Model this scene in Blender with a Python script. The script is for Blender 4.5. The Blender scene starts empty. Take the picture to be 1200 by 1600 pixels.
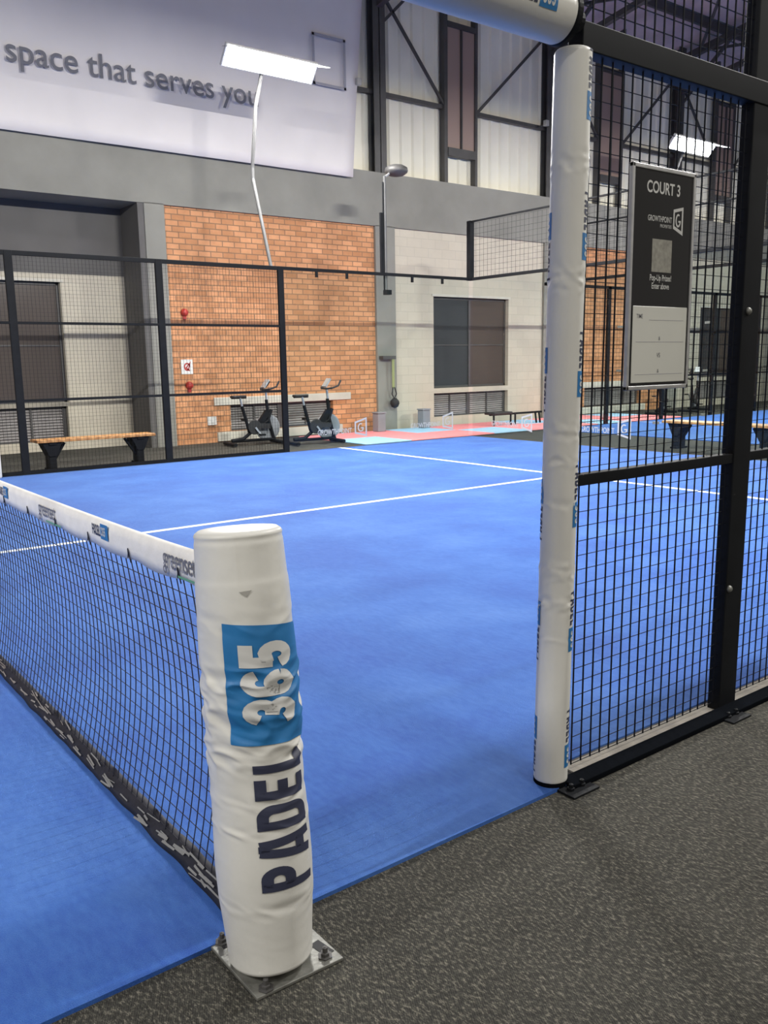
import bpy, bmesh, math, random
from mathutils import Vector, Matrix, noise
random.seed(5)
sc = bpy.context.scene
C = sc.collection
PI = math.pi
R = math.radians

# ------------------------------------------------------------------ camera
CAM = Vector((-1.319, -2.132, 1.450))
YAW, PIT, ROL, FPX = 0.64892, 0.17298, -0.01627, 1351.79
d = Vector((math.sin(YAW)*math.cos(PIT), math.cos(YAW)*math.cos(PIT), -math.sin(PIT)))
r0 = Vector((math.cos(YAW), -math.sin(YAW), 0)); u0 = r0.cross(d)
rr = r0*math.cos(ROL) + u0*math.sin(ROL); uu = -r0*math.sin(ROL) + u0*math.cos(ROL)
cam = bpy.data.objects.new('camera', bpy.data.cameras.new('camera'))
C.objects.link(cam)
M = Matrix((rr, uu, -d)).transposed().to_4x4(); M.translation = CAM
cam.matrix_world = M
cam.data.sensor_fit = 'HORIZONTAL'; cam.data.sensor_width = 36
cam.data.lens = FPX/1200*36
cam.data.clip_end = 200; cam.data.clip_start = 0.02
sc.camera = cam

# ------------------------------------------------------------------ world + exposure
w = bpy.data.worlds.new('hall_air'); sc.world = w; w.use_nodes = True
w.node_tree.nodes['Background'].inputs[0].default_value = (0.98, 0.92, 0.84, 1)
w.node_tree.nodes['Background'].inputs[1].default_value = 0.34
sc.view_settings.view_transform = 'Standard'; sc.view_settings.look = 'None'
sc.view_settings.gamma = 1; sc.view_settings.use_curve_mapping = False
sc.view_settings.exposure = 0.0

# ------------------------------------------------------------------ unseen fill lights added over the walkway
def area(name, loc, size, energy, rot=(0, 0, 0), col=(1, .97, .9), parent=None):
    l = bpy.data.lights.new(name, 'AREA'); l.shape = 'RECTANGLE'
    l.size, l.size_y = size; l.energy = energy; l.color = col
    o = bpy.data.objects.new(name, l); C.objects.link(o)
    o.location = loc; o.rotation_euler = rot
    if parent: o.parent = parent
    return o
WALKFILL = 240
COURTLAMP = 950
for hx, hy in ((-6, -6), (1, -6), (8, -6), (15, -6)):
    area('walkway_fill_light', (hx, hy, 8.2), (1.6, .5), WALKFILL)

# ------------------------------------------------------------------ materials
def mat(name, col=(.8, .8, .8), rough=.5, metal=0., spec=.5, emit=None, estr=0.):
    m = bpy.data.materials.new(name); m.use_nodes = True
    b = m.node_tree.nodes['Principled BSDF']
    b.inputs['Base Color'].default_value = (*col, 1)
    b.inputs['Roughness'].default_value = rough; b.inputs['Metallic'].default_value = metal
    b.inputs['Specular IOR Level'].default_value = spec
    if emit: b.inputs['Emission Color'].default_value = (*emit, 1); b.inputs['Emission Strength'].default_value = estr
    return m
def nodes(m): return m.node_tree, m.node_tree.nodes['Principled BSDF']
def N(t, typ, **kw):
    n = t.nodes.new(typ)
    for k, v in kw.items():
        if k in n.inputs: n.inputs[k].default_value = v
        else: setattr(n, k, v)
    return n
def coords(t, scale=(1, 1, 1), rot=(0, 0, 0)):
    tc = N(t, 'ShaderNodeTexCoord'); mp = N(t, 'ShaderNodeMapping')
    mp.inputs['Scale'].default_value = scale; mp.inputs['Rotation'].default_value = rot
    t.links.new(tc.outputs['Object'], mp.inputs[0]); return mp.outputs[0]
def ramp(t, fac, stops):
    n = N(t, 'ShaderNodeValToRGB'); e = n.color_ramp.elements
    while len(e) < len(stops): e.new(.5)
    for k, (p_, c_) in enumerate(stops): e[k].position = p_; e[k].color = (*c_, 1)
    t.links.new(fac, n.inputs[0]); return n.outputs[0]
def mixc(t, fac, a, b, mode='MIX'):
    n = N(t, 'ShaderNodeMix'); n.data_type = 'RGBA'; n.blend_type = mode
    for sock, v in ((n.inputs[0], fac), (n.inputs[6], a), (n.inputs[7], b)):
        if isinstance(v, (float, int)): sock.default_value = v
        elif isinstance(v, tuple): sock.default_value = (*v, 1)
        else: t.links.new(v, sock)
    return n.outputs[2]
def bump(t, b, h, strength=.3, dist=.01):
    n = N(t, 'ShaderNodeBump'); n.inputs['Strength'].default_value = strength; n.inputs['Distance'].default_value = dist
    t.links.new(h, n.inputs['Height']); t.links.new(n.outputs[0], b.inputs['Normal'])
def noisy(m, scale=6, amt=.12, detail=4, bstr=0., bscale=None, stretch=(1, 1, 1)):
    t, b = nodes(m); col = tuple(b.inputs['Base Color'].default_value)[:3]
    n = N(t, 'ShaderNodeTexNoise', Scale=scale, Detail=detail); t.links.new(coords(t, stretch), n.inputs['Vector'])
    lo = tuple(c*(1-amt) for c in col); hi = tuple(min(1, c*(1+amt)) for c in col)
    t.links.new(ramp(t, n.outputs[0], [(.3, lo), (.7, hi)]), b.inputs['Base Color'])
    if bstr:
        n2 = N(t, 'ShaderNodeTexNoise', Scale=bscale or scale*5, Detail=3); t.links.new(coords(t, stretch), n2.inputs['Vector'])
        bump(t, b, n2.outputs[0], bstr)
    return m

# turf
def turf_mat(name, base, hi, dark):
    m = mat(name, base, .85, spec=.25); t, b = nodes(m)
    n1 = N(t, 'ShaderNodeTexNoise', Scale=1.1, Detail=6, Roughness=.62); t.links.new(coords(t), n1.inputs['Vector'])
    n2 = N(t, 'ShaderNodeTexNoise', Scale=55, Detail=3); t.links.new(coords(t, (1, .35, 1), (0, 0, .5)), n2.inputs['Vector'])
    n3 = N(t, 'ShaderNodeTexNoise', Scale=420, Detail=1); t.links.new(coords(t), n3.inputs['Vector'])
    c1 = ramp(t, n1.outputs[0], [(.38, dark), (.5, base), (.66, hi)])
    c2 = mixc(t, .3, c1, ramp(t, n2.outputs[0], [(.35, dark), (.68, hi)]))
    c3 = mixc(t, .3, c2, ramp(t, n3.outputs[0], [(.4, dark), (.66, hi)]))
    t.links.new(c3, b.inputs['Base Color'])
    b.inputs['Sheen Weight'].default_value = .22; b.inputs['Sheen Roughness'].default_value = .45
    b.inputs['Sheen Tint'].default_value = (.55, .75, 1, 1)
    bump(t, b, n3.outputs[0], .6, .004)
    return m
M_TURF = turf_mat('blue_turf', (.026, .115, .44), (.07, .19, .54), (.012, .066, .35))
M_LINE = noisy(mat('line_white', (.74, .8, .92), .8), 40, .12)
M_CARPET = mat('charcoal_carpet', (.05, .05, .047), .95, spec=.2)
t, b = nodes(M_CARPET)
n1 = N(t, 'ShaderNodeTexNoise', Scale=130, Detail=4, Roughness=.85); t.links.new(coords(t, (1, .4, 1), (0, 0, .55)), n1.inputs['Vector'])
n2 = N(t, 'ShaderNodeTexNoise', Scale=2.2, Detail=4); t.links.new(coords(t), n2.inputs['Vector'])
wv = N(t, 'ShaderNodeTexWave', Scale=60, Distortion=2.5, Detail=2); wv.inputs['Detail Scale'].default_value = 6; t.links.new(coords(t, (1, 1, 1), (0, 0, .5)), wv.inputs['Vector'])
c1 = ramp(t, n1.outputs[0], [(.38, (.008, .008, .007)), (.52, (.038, .037, .032)), (.65, (.29, .265, .21))])
c2 = mixc(t, .2, c1, ramp(t, n2.outputs[0], [(.3, (.035, .034, .03)), (.7, (.11, .107, .092))]))
c3 = mixc(t, .18, c2, ramp(t, wv.outputs[0], [(.2, (.02, .02, .02)), (.9, (.12, .118, .1))]))
t.links.new(c3, b.inputs['Base Color']); bump(t, b, n1.outputs[0], .7, .006)

def brick_mat(name, c1, c2, mortar, bw, rh, msize, vary=.3, bstr=.4):
    m = mat(name, c1, .85, spec=.2); t, b = nodes(m)
    co = coords(t, (1, 1, 1), (PI/2, 0, 0))
    br = N(t, 'ShaderNodeTexBrick', Scale=1.0); br.inputs['Brick Width'].default_value = bw; br.inputs['Row Height'].default_value = rh
    br.inputs['Mortar Size'].default_value = msize; br.inputs['Mortar Smooth'].default_value = .2; br.inputs['Bias'].default_value = -.1
    br.inputs['Color1'].default_value = (*c1, 1); br.inputs['Color2'].default_value = (*c2, 1); br.inputs['Mortar'].default_value = (*mortar, 1)
    t.links.new(co, br.inputs['Vector'])
    n = N(t, 'ShaderNodeTexNoise', Scale=2.5, Detail=6, Roughness=.7); t.links.new(co, n.inputs['Vector'])
    c = mixc(t, vary, br.outputs[0], ramp(t, n.outputs[0], [(.3, (.45, .42, .40)), (.7, (1, 1, 1))]), 'MULTIPLY')
    t.links.new(c, b.inputs['Base Color']); bump(t, b, br.outputs['Fac'], -bstr, .01)
    return m
M_BRICK = brick_mat('orange_brick', (.80, .40, .20), (.56, .26, .12), (.34, .20, .12), .24, .098, .010, .5)
M_BLOCK = brick_mat('cream_painted_block', (.62, .57, .46), (.58, .53, .43), (.52, .48, .39), .39, .19, .006, .12, .2)
M_PLASTER = noisy(mat('grey_painted_plaster', (.25, .245, .215), .8), 1.5, .1, 5)
M_RECESS_SHADE = noisy(mat('shaded_recess_grey', (.115, .11, .105), .8), 1.5, .1, 5)  # darker grey puts the shade inside the recess into the colour
M_CLAD = mat('translucent_cladding', (.84, .80, .67), .5, spec=.4); noisy(M_CLAD, .7, .08)
M_STEEL = noisy(mat('dark_structural_steel', (.085, .082, .08), .55, .3), 3, .15)
M_BLACK = noisy(mat('black_powder_coat', (.007, .008, .010), .6, spec=.18), 8, .2)
M_MATTE = mat('matte_black_paint', (.006, .007, .009), 1.0, spec=.0)
M_WIRE = mat('black_wire', (.006, .007, .010), .6, spec=.2)
M_NETCORD = noisy(mat('black_net_cord', (.012, .012, .02), .7), 60, .3)
M_VINYL = noisy(mat('white_vinyl', (.72, .71, .66), .42, spec=.5), 5, .04, 3, .08, 25)
M_NAVY = mat('navy_print', (.035, .04, .075), .5)
M_BLUEP = noisy(mat('blue_print', (.02, .17, .42), .45), 12, .1)
M_TAPE = noisy(mat('white_net_tape', (.83, .81, .77), .7), 20, .05, 3, .1, 90)
M_GREYTXT = mat('grey_print', (.16, .16, .18), .6)
M_PALETXT = mat('pale_grey_print', (.38, .37, .4), .6)
M_BANNER = noisy(mat('banner_fabric', (.76, .72, .70), .8, spec=.2), .8, .05)
M_GALV = noisy(mat('galvanised_steel', (.21, .21, .19), .5, .4), 30, .3, 4, .15, 60)
M_ALU = noisy(mat('brushed_aluminium', (.55, .55, .55), .4, .7), 20, .1)
M_SIGNBLK = mat('black_gloss_board', (.009, .009, .010), .2, spec=.35)
M_WHITEBD = noisy(mat('whiteboard_panel', (.66, .66, .60), .3), 3, .04)
M_SIGNTXT = mat('white_sign_print', (.62, .62, .60), .5)
M_CODE = noisy(mat('blank_grey_panel', (.30, .29, .25), .5), 60, .25)
M_CONC = noisy(mat('bare_concrete', (.36, .33, .28), .85), 10, .2, 5, .3, 60)
M_WOOD = mat('varnished_pine', (.50, .24, .08), .45); t, b = nodes(M_WOOD)
wv = N(t, 'ShaderNodeTexWave', Scale=9, Distortion=4, Detail=3); t.links.new(coords(t, (.25, 3, 3)), wv.inputs['Vector'])
t.links.new(ramp(t, wv.outputs[0], [(.1, (.42, .19, .06)), (.9, (.60, .31, .11))]), b.inputs['Base Color'])
M_RUBBER = mat('black_rubber', (.02, .02, .022), .7)
M_DARKGLASS = mat('dark_window_glass', (.05, .055, .06), .12, spec=.6)
M_BROWNGLASS = mat('brown_tinted_glazing', (.34, .24, .20), .5, spec=.5)
M_SLAT = noisy(mat('grey_louvre_slat', (.34, .32, .31), .5), 10, .1)
M_REVEAL = noisy(mat('cream_reveal', (.60, .57, .49), .8), 5, .06)
M_RED = mat('red_alarm_plastic', (.45, .04, .03), .4)
M_WPLAS = mat('white_plastic', (.75, .75, .72), .4)
M_PINK = noisy(mat('coral_foam_mat', (.92, .30, .32), .8), 15, .08)
M_SKY = noisy(mat('light_blue_foam_mat', (.36, .62, .86), .8), 15, .08)
M_ROOF = noisy(mat('roof_insulation', (.62, .50, .47), .5, spec=.4), 1.2, .22, 5, .3, 14)
M_GREEN = mat('olive_strap', (.30, .33, .14), .7)
M_BIN = noisy(mat('grey_bin_plastic', (.24, .25, .27), .6), 5, .06)
M_SILV = noisy(mat('silver_bike_paint', (.50, .52, .54), .35, .5), 10, .1)
M_FILM = mat('crumpled_clear_wrap', (.22, .22, .24), .12, .4, .8); noisy(M_FILM, 40, .8, 4, .9, 60)
M_LED = mat('led_panel', (1, 1, 1), .4, emit=(.92, .96, 1), estr=16)
M_HOOD = mat('white_lamp_housing', (.6, .6, .6), .4)
# clear glass: sharp reflection at grazing angles over clear transmission
M_GLASS = bpy.data.materials.new('clear_glass'); M_GLASS.use_nodes = True
t = M_GLASS.node_tree; t.nodes.clear()
o_ = N(t, 'ShaderNodeOutputMaterial'); g_ = N(t, 'ShaderNodeBsdfGlossy', Roughness=.02); tr = N(t, 'ShaderNodeBsdfTransparent')
tr.inputs[0].default_value = (.93, .96, .95, 1); fr = N(t, 'ShaderNodeFresnel', IOR=1.33); mx = N(t, 'ShaderNodeMixShader')
ge = N(t, 'ShaderNodeNewGeometry'); sb = N(t, 'ShaderNodeMath', operation='SUBTRACT'); sb.use_clamp = True
t.links.new(fr.outputs[0], sb.inputs[0]); t.links.new(ge.outputs['Backfacing'], sb.inputs[1]); t.links.new(sb.outputs[0], mx.inputs[0]); t.links.new(tr.outputs[0], mx.inputs[1]); t.links.new(g_.outputs[0], mx.inputs[2]); t.links.new(mx.outputs[0], o_.inputs[0])

# ------------------------------------------------------------------ mesh helpers
class MB:
    def __init__(s): s.v = []; s.f = []; s.mi = []; s.m = 0
    def add(s, vs, fs):
        n = len(s.v); s.v += [tuple(v) for v in vs]; s.f += [tuple(n+i for i in f) for f in fs]; s.mi += [s.m]*len(fs); return s
    def box(s, x0, x1, y0, y1, z0, z1):
        vs = [(x, y, z) for x in (x0, x1) for y in (y0, y1) for z in (z0, z1)]
        return s.add(vs, [(0, 1, 3, 2), (4, 6, 7, 5), (0, 4, 5, 1), (2, 3, 7, 6), (0, 2, 6, 4), (1, 5, 7, 3)])
    def bar(s, a, b, w_, h_, up=(0, 0, 1)):
        a, b = Vector(a), Vector(b); dd = (b-a).normalized(); up = Vector(up)
        if abs(dd.dot(up)) > .95: up = Vector((0, 1, 0))
        sx = dd.cross(up).normalized(); sz = sx.cross(dd)
        q = [(-1, -1), (1, -1), (1, 1), (-1, 1)]
        vs = [p_+sx*i*w_/2+sz*j*h_/2 for p_ in (a, b) for i, j in q]
        return s.add(vs, [(0, 1, 2, 3), (4, 7, 6, 5), (0, 4, 5, 1), (1, 5, 6, 2), (2, 6, 7, 3), (3, 7, 4, 0)])
    def tube(s, pts, r_, n=10, closed=False, cap=True):
        pts = [Vector(p_) for p_ in pts]; k = len(pts); rs = r_ if isinstance(r_, (list, tuple)) else [r_]*k
        rings = []; prev = None
        for i, p_ in enumerate(pts):
            if closed: tg = pts[(i+1) % k]-pts[i-1]
            else: tg = pts[min(i+1, k-1)]-pts[max(i-1, 0)]
            tg.normalize()
            if prev is None:
                up = Vector((0, 0, 1)) if abs(tg.z) < .9 else Vector((1, 0, 0)); sx = tg.cross(up).normalized()
            else: sx = (prev-tg*prev.dot(tg)).normalized()
            prev = sx; sz = tg.cross(sx)
            rings.append([p_+(sx*math.cos(2*PI*j/n)+sz*math.sin(2*PI*j/n))*rs[i] for j in range(n)])
        vs = [v for rg in rings for v in rg]; fs = []
        for i in range(k if closed else k-1):
            i2 = (i+1) % k
            for j in range(n): fs.append((i*n+j, i*n+(j+1) % n, i2*n+(j+1) % n, i2*n+j))
        if cap and not closed: fs += [tuple(range(n-1, -1, -1)), tuple(range((k-1)*n, k*n))]
        return s.add(vs, fs)
    def lathe(s, prof, n=24, c=(0, 0, 0), ax='Z'):
        vs = []; fs = []
        for r_, h_ in prof:
            for j in range(n):
                a = 2*PI*j/n; x, y = r_*math.cos(a), r_*math.sin(a)
                v = (x, y, h_) if ax == 'Z' else ((x, h_, y) if ax == 'Y' else (h_, x, y))
                vs.append((v[0]+c[0], v[1]+c[1], v[2]+c[2]))
        for i in range(len(prof)-1):
            for j in range(n): fs.append((i*n+j, i*n+(j+1) % n, (i+1)*n+(j+1) % n, (i+1)*n+j))
        fs += [tuple(range(n-1, -1, -1)), tuple(range((len(prof)-1)*n, len(prof)*n))]
        return s.add(vs, fs)
    def poly(s, pts): return s.add(pts, [tuple(range(len(pts)))])
def finish(ob, bev=0., smooth=False, seg=2):
    bm = bmesh.new(); bm.from_mesh(ob.data); bmesh.ops.recalc_face_normals(bm, faces=bm.faces); bm.to_mesh(ob.data); bm.free()
    if smooth:
        for p_ in ob.data.polygons: p_.use_smooth = True
    if bev:
        md = ob.modifiers.new('edge', 'BEVEL'); md.width = bev; md.segments = seg; md.limit_method = 'ANGLE'
        md2 = ob.modifiers.new('wn', 'WEIGHTED_NORMAL')
def build(name, mb, mats, parent=None, bev=0., smooth=False, loc=None, recalc=True):
    me = bpy.data.meshes.new(name); me.from_pydata(mb.v, [], mb.f); me.update()
    if not isinstance(mats, (list, tuple)): mats = [mats]
    for m_ in mats: me.materials.append(m_)
    if len(mats) > 1: me.polygons.foreach_set('material_index', mb.mi)
    o = bpy.data.objects.new(name, me); C.objects.link(o)
    if parent: o.parent = parent
    if loc: o.location = loc
    if recalc: finish(o, bev, smooth)
    elif smooth:
        for p_ in me.polygons: p_.use_smooth = True
    return o
def tag(o, label=None, cat=None, group=None, kind=None):
    if label: o['label'] = label
    if cat: o['category'] = cat
    if group: o['group'] = group
    if kind: o['kind'] = kind
    return o
def thing(name, label, cat, loc=(0, 0, 0), rz=0, group=None):
    o = bpy.data.objects.new(name, None); C.objects.link(o); o.empty_display_size = .1
    o.location = loc; o.rotation_euler = (0, 0, rz); return tag(o, label, cat, group)
def copy_tree(o, parent=None):
    c = o.copy(); C.objects.link(c); c.parent = parent
    for ch in list(o.children):
        copy_tree(ch, c)
    return c

# flat shapes (text or glyph strokes) in a plane, sliced so that they can follow a curved surface, then mapped by fn(x, y)
def text_shape(body, size, bold=0., align='LEFT', sx=1., spacing=1.):
    cu = bpy.data.curves.new('txt', 'FONT'); cu.body = body; cu.size = size; cu.offset = bold*size
    cu.align_x = align; cu.space_character = spacing; cu.resolution_u = 6
    ob = bpy.data.objects.new('txt', cu); C.objects.link(ob)
    bpy.context.view_layer.update()
    me = bpy.data.meshes.new_from_object(ob.evaluated_get(bpy.context.evaluated_depsgraph_get()))
    vs = [(v.co.x*sx, v.co.y) for v in me.vertices]; fs = [tuple(p_.vertices) for p_ in me.polygons]
    bpy.data.objects.remove(ob); bpy.data.curves.remove(cu); bpy.data.meshes.remove(me)
    return vs, fs
def stroke(path, w_):
    L = []; k = len(path)
    for i, p_ in enumerate(path):
        p_ = Vector(p_)
        ds = []
        if i: ds.append((p_-Vector(path[i-1])).normalized())
        if i < k-1: ds.append((Vector(path[i+1])-p_).normalized())
        tg = sum(ds, Vector((0, 0))).normalized(); n_ = Vector((-tg.y, tg.x))
        s_ = 1/max(.35, n_.dot(Vector((-ds[0].y, ds[0].x))))
        L.append((p_+n_*w_/2*s_, p_-n_*w_/2*s_))
    vs = [tuple(q) for pr in L for q in pr]
    return vs, [(2*i, 2*i+1, 2*i+3, 2*i+2) for i in range(k-1)]
def arc(cx, cy, rx, ry, a0, a1, n=12):
    return [(cx+rx*math.cos(R(a0+(a1-a0)*i/n)), cy+ry*math.sin(R(a0+(a1-a0)*i/n))) for i in range(n+1)]
W_ = .2
GL = {
 'P': (.58, [[(.1, 0), (.1, 1)], [(.1, .9)]+arc(.28, .7, .2, .2, 90, -90)+[(.1, .5)]]),
 'A': (.64, [[(.1, 0), (.24, .99)], [(.24, .91), (.40, .91)], [(.40, .99), (.54, 0)], [(.15, .25), (.49, .25)]]),
 'D': (.60, [[(.1, 0), (.1, 1)], [(.1, .9)]+arc(.28, .7, .2, .2, 90, 0)+arc(.28, .3, .2, .2, 0, -90)+[(.1, .1)]]),
 'E': (.52, [[(.1, 0), (.1, 1)], [(.1, .9), (.48, .9)], [(.1, .5), (.44, .5)], [(.1, .1), (.48, .1)]]),
 'L': (.50, [[(.1, 0), (.1, 1)], [(.1, .1), (.48, .1)]]),
 '3': (.60, [arc(.29, .70, .19, .2, 165, -80)+[(.22, .51)], [(.22, .51)]+arc(.29, .3, .2, .2, 80, -165)]),
 '6': (.60, [arc(.3, .3, .19, .2, 0, 360, 20), [(.11, .3), (.11, .68)]+arc(.3, .7, .19, .2, 180, 15)]),
 '5': (.60, [[(.52, .9), (.11, .9), (.11, .42)], [(.11, .52)]+arc(.29, .33, .2, .235, 80, -165)]),
}
def glyphs(s_, h, sx=1., gap=.1, weight=W_):
    vs = []; fs = []; x = 0
    for ch in s_:
        wd, sts = GL[ch]
        for st in sts:
            v_, f_ = stroke(st, weight); n = len(vs)
            vs += [((x+a)*h*sx, b*h) for a, b in v_]; fs += [tuple(n+i for i in f) for f in f_]
        x += wd+gap
    return vs, fs, (x-gap)*h*sx
def rect_shape(x0, x1, y0, y1): return [(x0, y0), (x1, y0), (x1, y1), (x0, y1)], [(0, 1, 2, 3)]
def mapped(name, shape, fn, material, parent, step=0., label=None):
    vs, fs = shape[:2]
    bm = bmesh.new(); bv = [bm.verts.new((x, y, 0)) for x, y in vs]
    for f in fs:
        try: bm.faces.new([bv[i] for i in f])
        except ValueError: pass
    if step:
        xs = [v[0] for v in vs]; ys = [v[1] for v in vs]
        for lo, hi, ax in ((min(xs), max(xs), 0), (min(ys), max(ys), 1)):
            k = 1
            while lo+k*step < hi:
                co = [0, 0, 0]; no = [0, 0, 0]; co[ax] = lo+k*step+1e-5; no[ax] = 1
                bmesh.ops.bisect_plane(bm, geom=bm.verts[:]+bm.edges[:]+bm.faces[:], plane_co=co, plane_no=no); k += 1
    for v in bm.verts: v.co = Vector(fn(v.co.x, v.co.y))
    me = bpy.data.meshes.new(name); bm.to_mesh(me); bm.free(); me.materials.append(material)
    o = bpy.data.objects.new(name, me); C.objects.link(o); o.parent = parent
    if label: o['label'] = label
    return o

def mesh_grid(x0, x1, z0, z1, y, s=.05, wv=.004, wh=.0026, ax='x'):
    """welded wire mesh: verticals as slim square bars, horizontals behind them"""
    mb = MB(); n = int(round((x1-x0)/s))
    for i in range(n+1):
        x = x0+(x1-x0)*i/n
        if ax == 'x': mb.box(x-wv/2, x+wv/2, y-wv/2, y+wv/2, z0, z1)
        else: mb.box(y-wv/2, y+wv/2, x-wv/2, x+wv/2, z0, z1)
    k = int(round((z1-z0)/s))
    for i in range(k+1):
        z = z0+(z1-z0)*i/k
        if ax == 'x': mb.box(x0, x1, y+wv/2, y+wv/2+wh, z-wh/2, z+wh/2)
        else: mb.box(y+wv/2, y+wv/2+wh, x0, x1, z-wh/2, z+wh/2)
    return mb

# ================================================================== SETTING
fl = build('floor', MB().box(-14, 46, -14, 13.4, -.1, 0), M_CARPET); tag(fl, kind='structure')
YW = 12.5
def bays():
    k = -2
    while k < 8:
        yield k, 5.13+5.03*k, k % 2 == 0
        k += 1
wall = MB()
wall.m = 0
# fascia beam and columns (plaster)
wall.box(-14, 46, YW-.02, YW+.9, 4.15, 5.19)
for k, x0, br in bays(): wall.box(x0-.5 if k else x0-.36, x0 if k else x0, YW-.02, YW+.9, 0, 4.16)
def panel(mb, x0, x1, z0, z1, y0, y1, holes):
    """wall slab with rectangular openings"""
    xs = sorted({x0, x1, *[h[0] for h in holes], *[h[1] for h in holes]}); zs = sorted({z0, z1, *[h[2] for h in holes], *[h[3] for h in holes]})
    for a, b_ in zip(xs, xs[1:]):
        for c, d_ in zip(zs, zs[1:]):
            mx_, mz_ = (a+b_)/2, (c+d_)/2
            if any(h[0] < mx_ < h[1] and h[2] < mz_ < h[3] for h in holes): continue
            mb.box(a, b_, y0, y1, c, d_)
openings = []
for k, x0, br in bays():
    if k == -1: continue
    dx = 5.03*(k-(0 if br else 1))
    if br:
        h = (6.25+dx, 8.56+dx, .2, .68); wall.m = 1
        panel(wall, x0, x0+4.57, 0, 4.16, YW+.04, YW+.3, [h]); openings.append(('vent', h, YW+.04))
    else:
        h1 = (11.25+dx, 13.55+dx, .83, 2.81); h2 = (11.25+dx, 13.55+dx, .2, .72); wall.m = 2
        panel(wall, x0+.01, x0+4.53, 0, 4.16, YW+.04, YW+.3, [h1, h2]); openings.append(('shutter', h1, YW+.04)); openings.append(('vent', h2, YW+.04))
# deep recessed bay on the left
wall.m = 2; h1 = (1.2, 3.53, .83, 2.86); h2 = (1.2, 3.5, .16, .76)
panel(wall, .1, 4.72, 0, 3.0, YW+.8, YW+1.0, [h1, h2]); openings += [('shutter', h1, YW+.8), ('vent', h2, YW+.8)]
wall.m = 3; wall.box(.1, 4.77, YW+.79, YW+1.0, 3.0, 4.16); wall.box(4.66, 4.775, YW+.0, YW+.85, 0, 4.16); wall.box(.1, .14, YW+.9, YW+.95, 0, 4)  # upper recess and jamb take the shaded grey
wb = build('wall_back', wall, [M_PLASTER, M_BRICK, M_BLOCK, M_RECESS_SHADE]); tag(wb, kind='structure')
# lintels/sills on the brick bays
for j in (0, 2):
    dx = 5.03*j; L = MB(); L.box(5.91+dx, 8.98+dx, YW+.0, YW+.2, .685, .83); L.box(5.95+dx, 8.76+dx, YW+.0, YW+.2, .02, .19)
    tag(build('trim_%d' % (j+1), L, M_REVEAL, bev=.01), kind='structure')
nw = 0
for typ, (a, b_, c, d_), y in openings:
    if a > 30 or a < -6: continue
    nw += 1; rt = bpy.data.objects.new('window_%d' % nw, None); C.objects.link(rt); rt.location = (a, y, c); tag(rt, kind='structure')
    W, H = b_-a, d_-c
    fr_ = MB(); fw = .05
    if typ == 'shutter':
        yy = .10
        fr_.box(0, W, yy, yy+.06, 0, fw); fr_.box(0, W, yy, yy+.06, H-fw, H); fr_.box(0, fw, yy, yy+.06, 0, H); fr_.box(W-fw, W, yy, yy+.06, 0, H); fr_.box(W/2-.03, W/2+.03, yy-.01, yy+.06, 0, H)
        fr_.box(fw, W-fw, yy+.005, yy+.05, H*.47, H*.47+.03)
        build('window_frame', fr_, M_STEEL, rt, bev=.004)
        build('pane', MB().box(fw, W/2-.03, yy+.02, yy+.03, fw, H-fw), M_DARKGLASS, rt); build('pane', MB().box(W/2+.03, W-fw, yy+.02, yy+.03, fw, H-fw), mat('brown_reflection_glass', (.085, .07, .062), .15), rt)  # reflections put into the pane colours: blue-grey left, brown right
        rv = MB(); rv.box(-.05, W+.05, -.02, .1, H, H+.05); build('lintel_strip', rv, M_REVEAL, rt)
    else:
        yy = .10
        fr_.box(0, W, yy, yy+.06, 0, fw*.7); fr_.box(0, W, yy, yy+.06, H-fw*.7, H); fr_.box(0, fw, yy, yy+.06, 0, H); fr_.box(W-fw*1.5, W, yy, yy+.06, 0, H)
        fr_.box(W*.46, W*.46+.1, yy-.01, yy+.06, 0, H)
        for q in (.23, .73): fr_.box(W*q, W*q+.03, yy-.012, yy+.02, 0, H)
        fr_.box(0, W, yy+.06, yy+.07, 0, H)
        build('window_frame', fr_, M_STEEL, rt)
        sl = MB(); nsl = int(H/.05)
        for i in range(nsl):
            z = .03+i*(H-.06)/nsl
            sl.add([(.04, yy+.0, z), (W-.06, yy+.0, z), (W-.06, yy+.035, z+.034), (.04, yy+.035, z+.034), (.04, yy+.006, z-.004), (W-.06, yy+.006, z-.004), (W-.06, yy+.041, z+.030), (.04, yy+.041, z+.030)],
                   [(0, 1, 2, 3), (4, 7, 6, 5), (0, 4, 5, 1), (2, 6, 7, 3), (1, 5, 6, 2), (0, 3, 7, 4)])
        s_ = build('louvre_slats', sl, M_SLAT, rt)
# upper corrugated cladding
cl = MB(); z0, z1 = 5.19, 10.2; x = -14; prof = []
while x < 46:
    prof += [(x, 0), (x+.20, 0), (x+.235, -.045), (x+.285, -.045), (x+.32, 0)]; x += .32
vs = [(px, YW+.25+py, z) for z in (z0, z1) for px, py in prof]; n = len(prof)
cl.add(vs, [(i, i+1, n+i+1, n+i) for i in range(n-1)])
cl.box(-14, 46, YW+.27, YW+.33, z0, z1)
tag(build('wall_upper', cl, M_CLAD), kind='structure')
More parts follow.
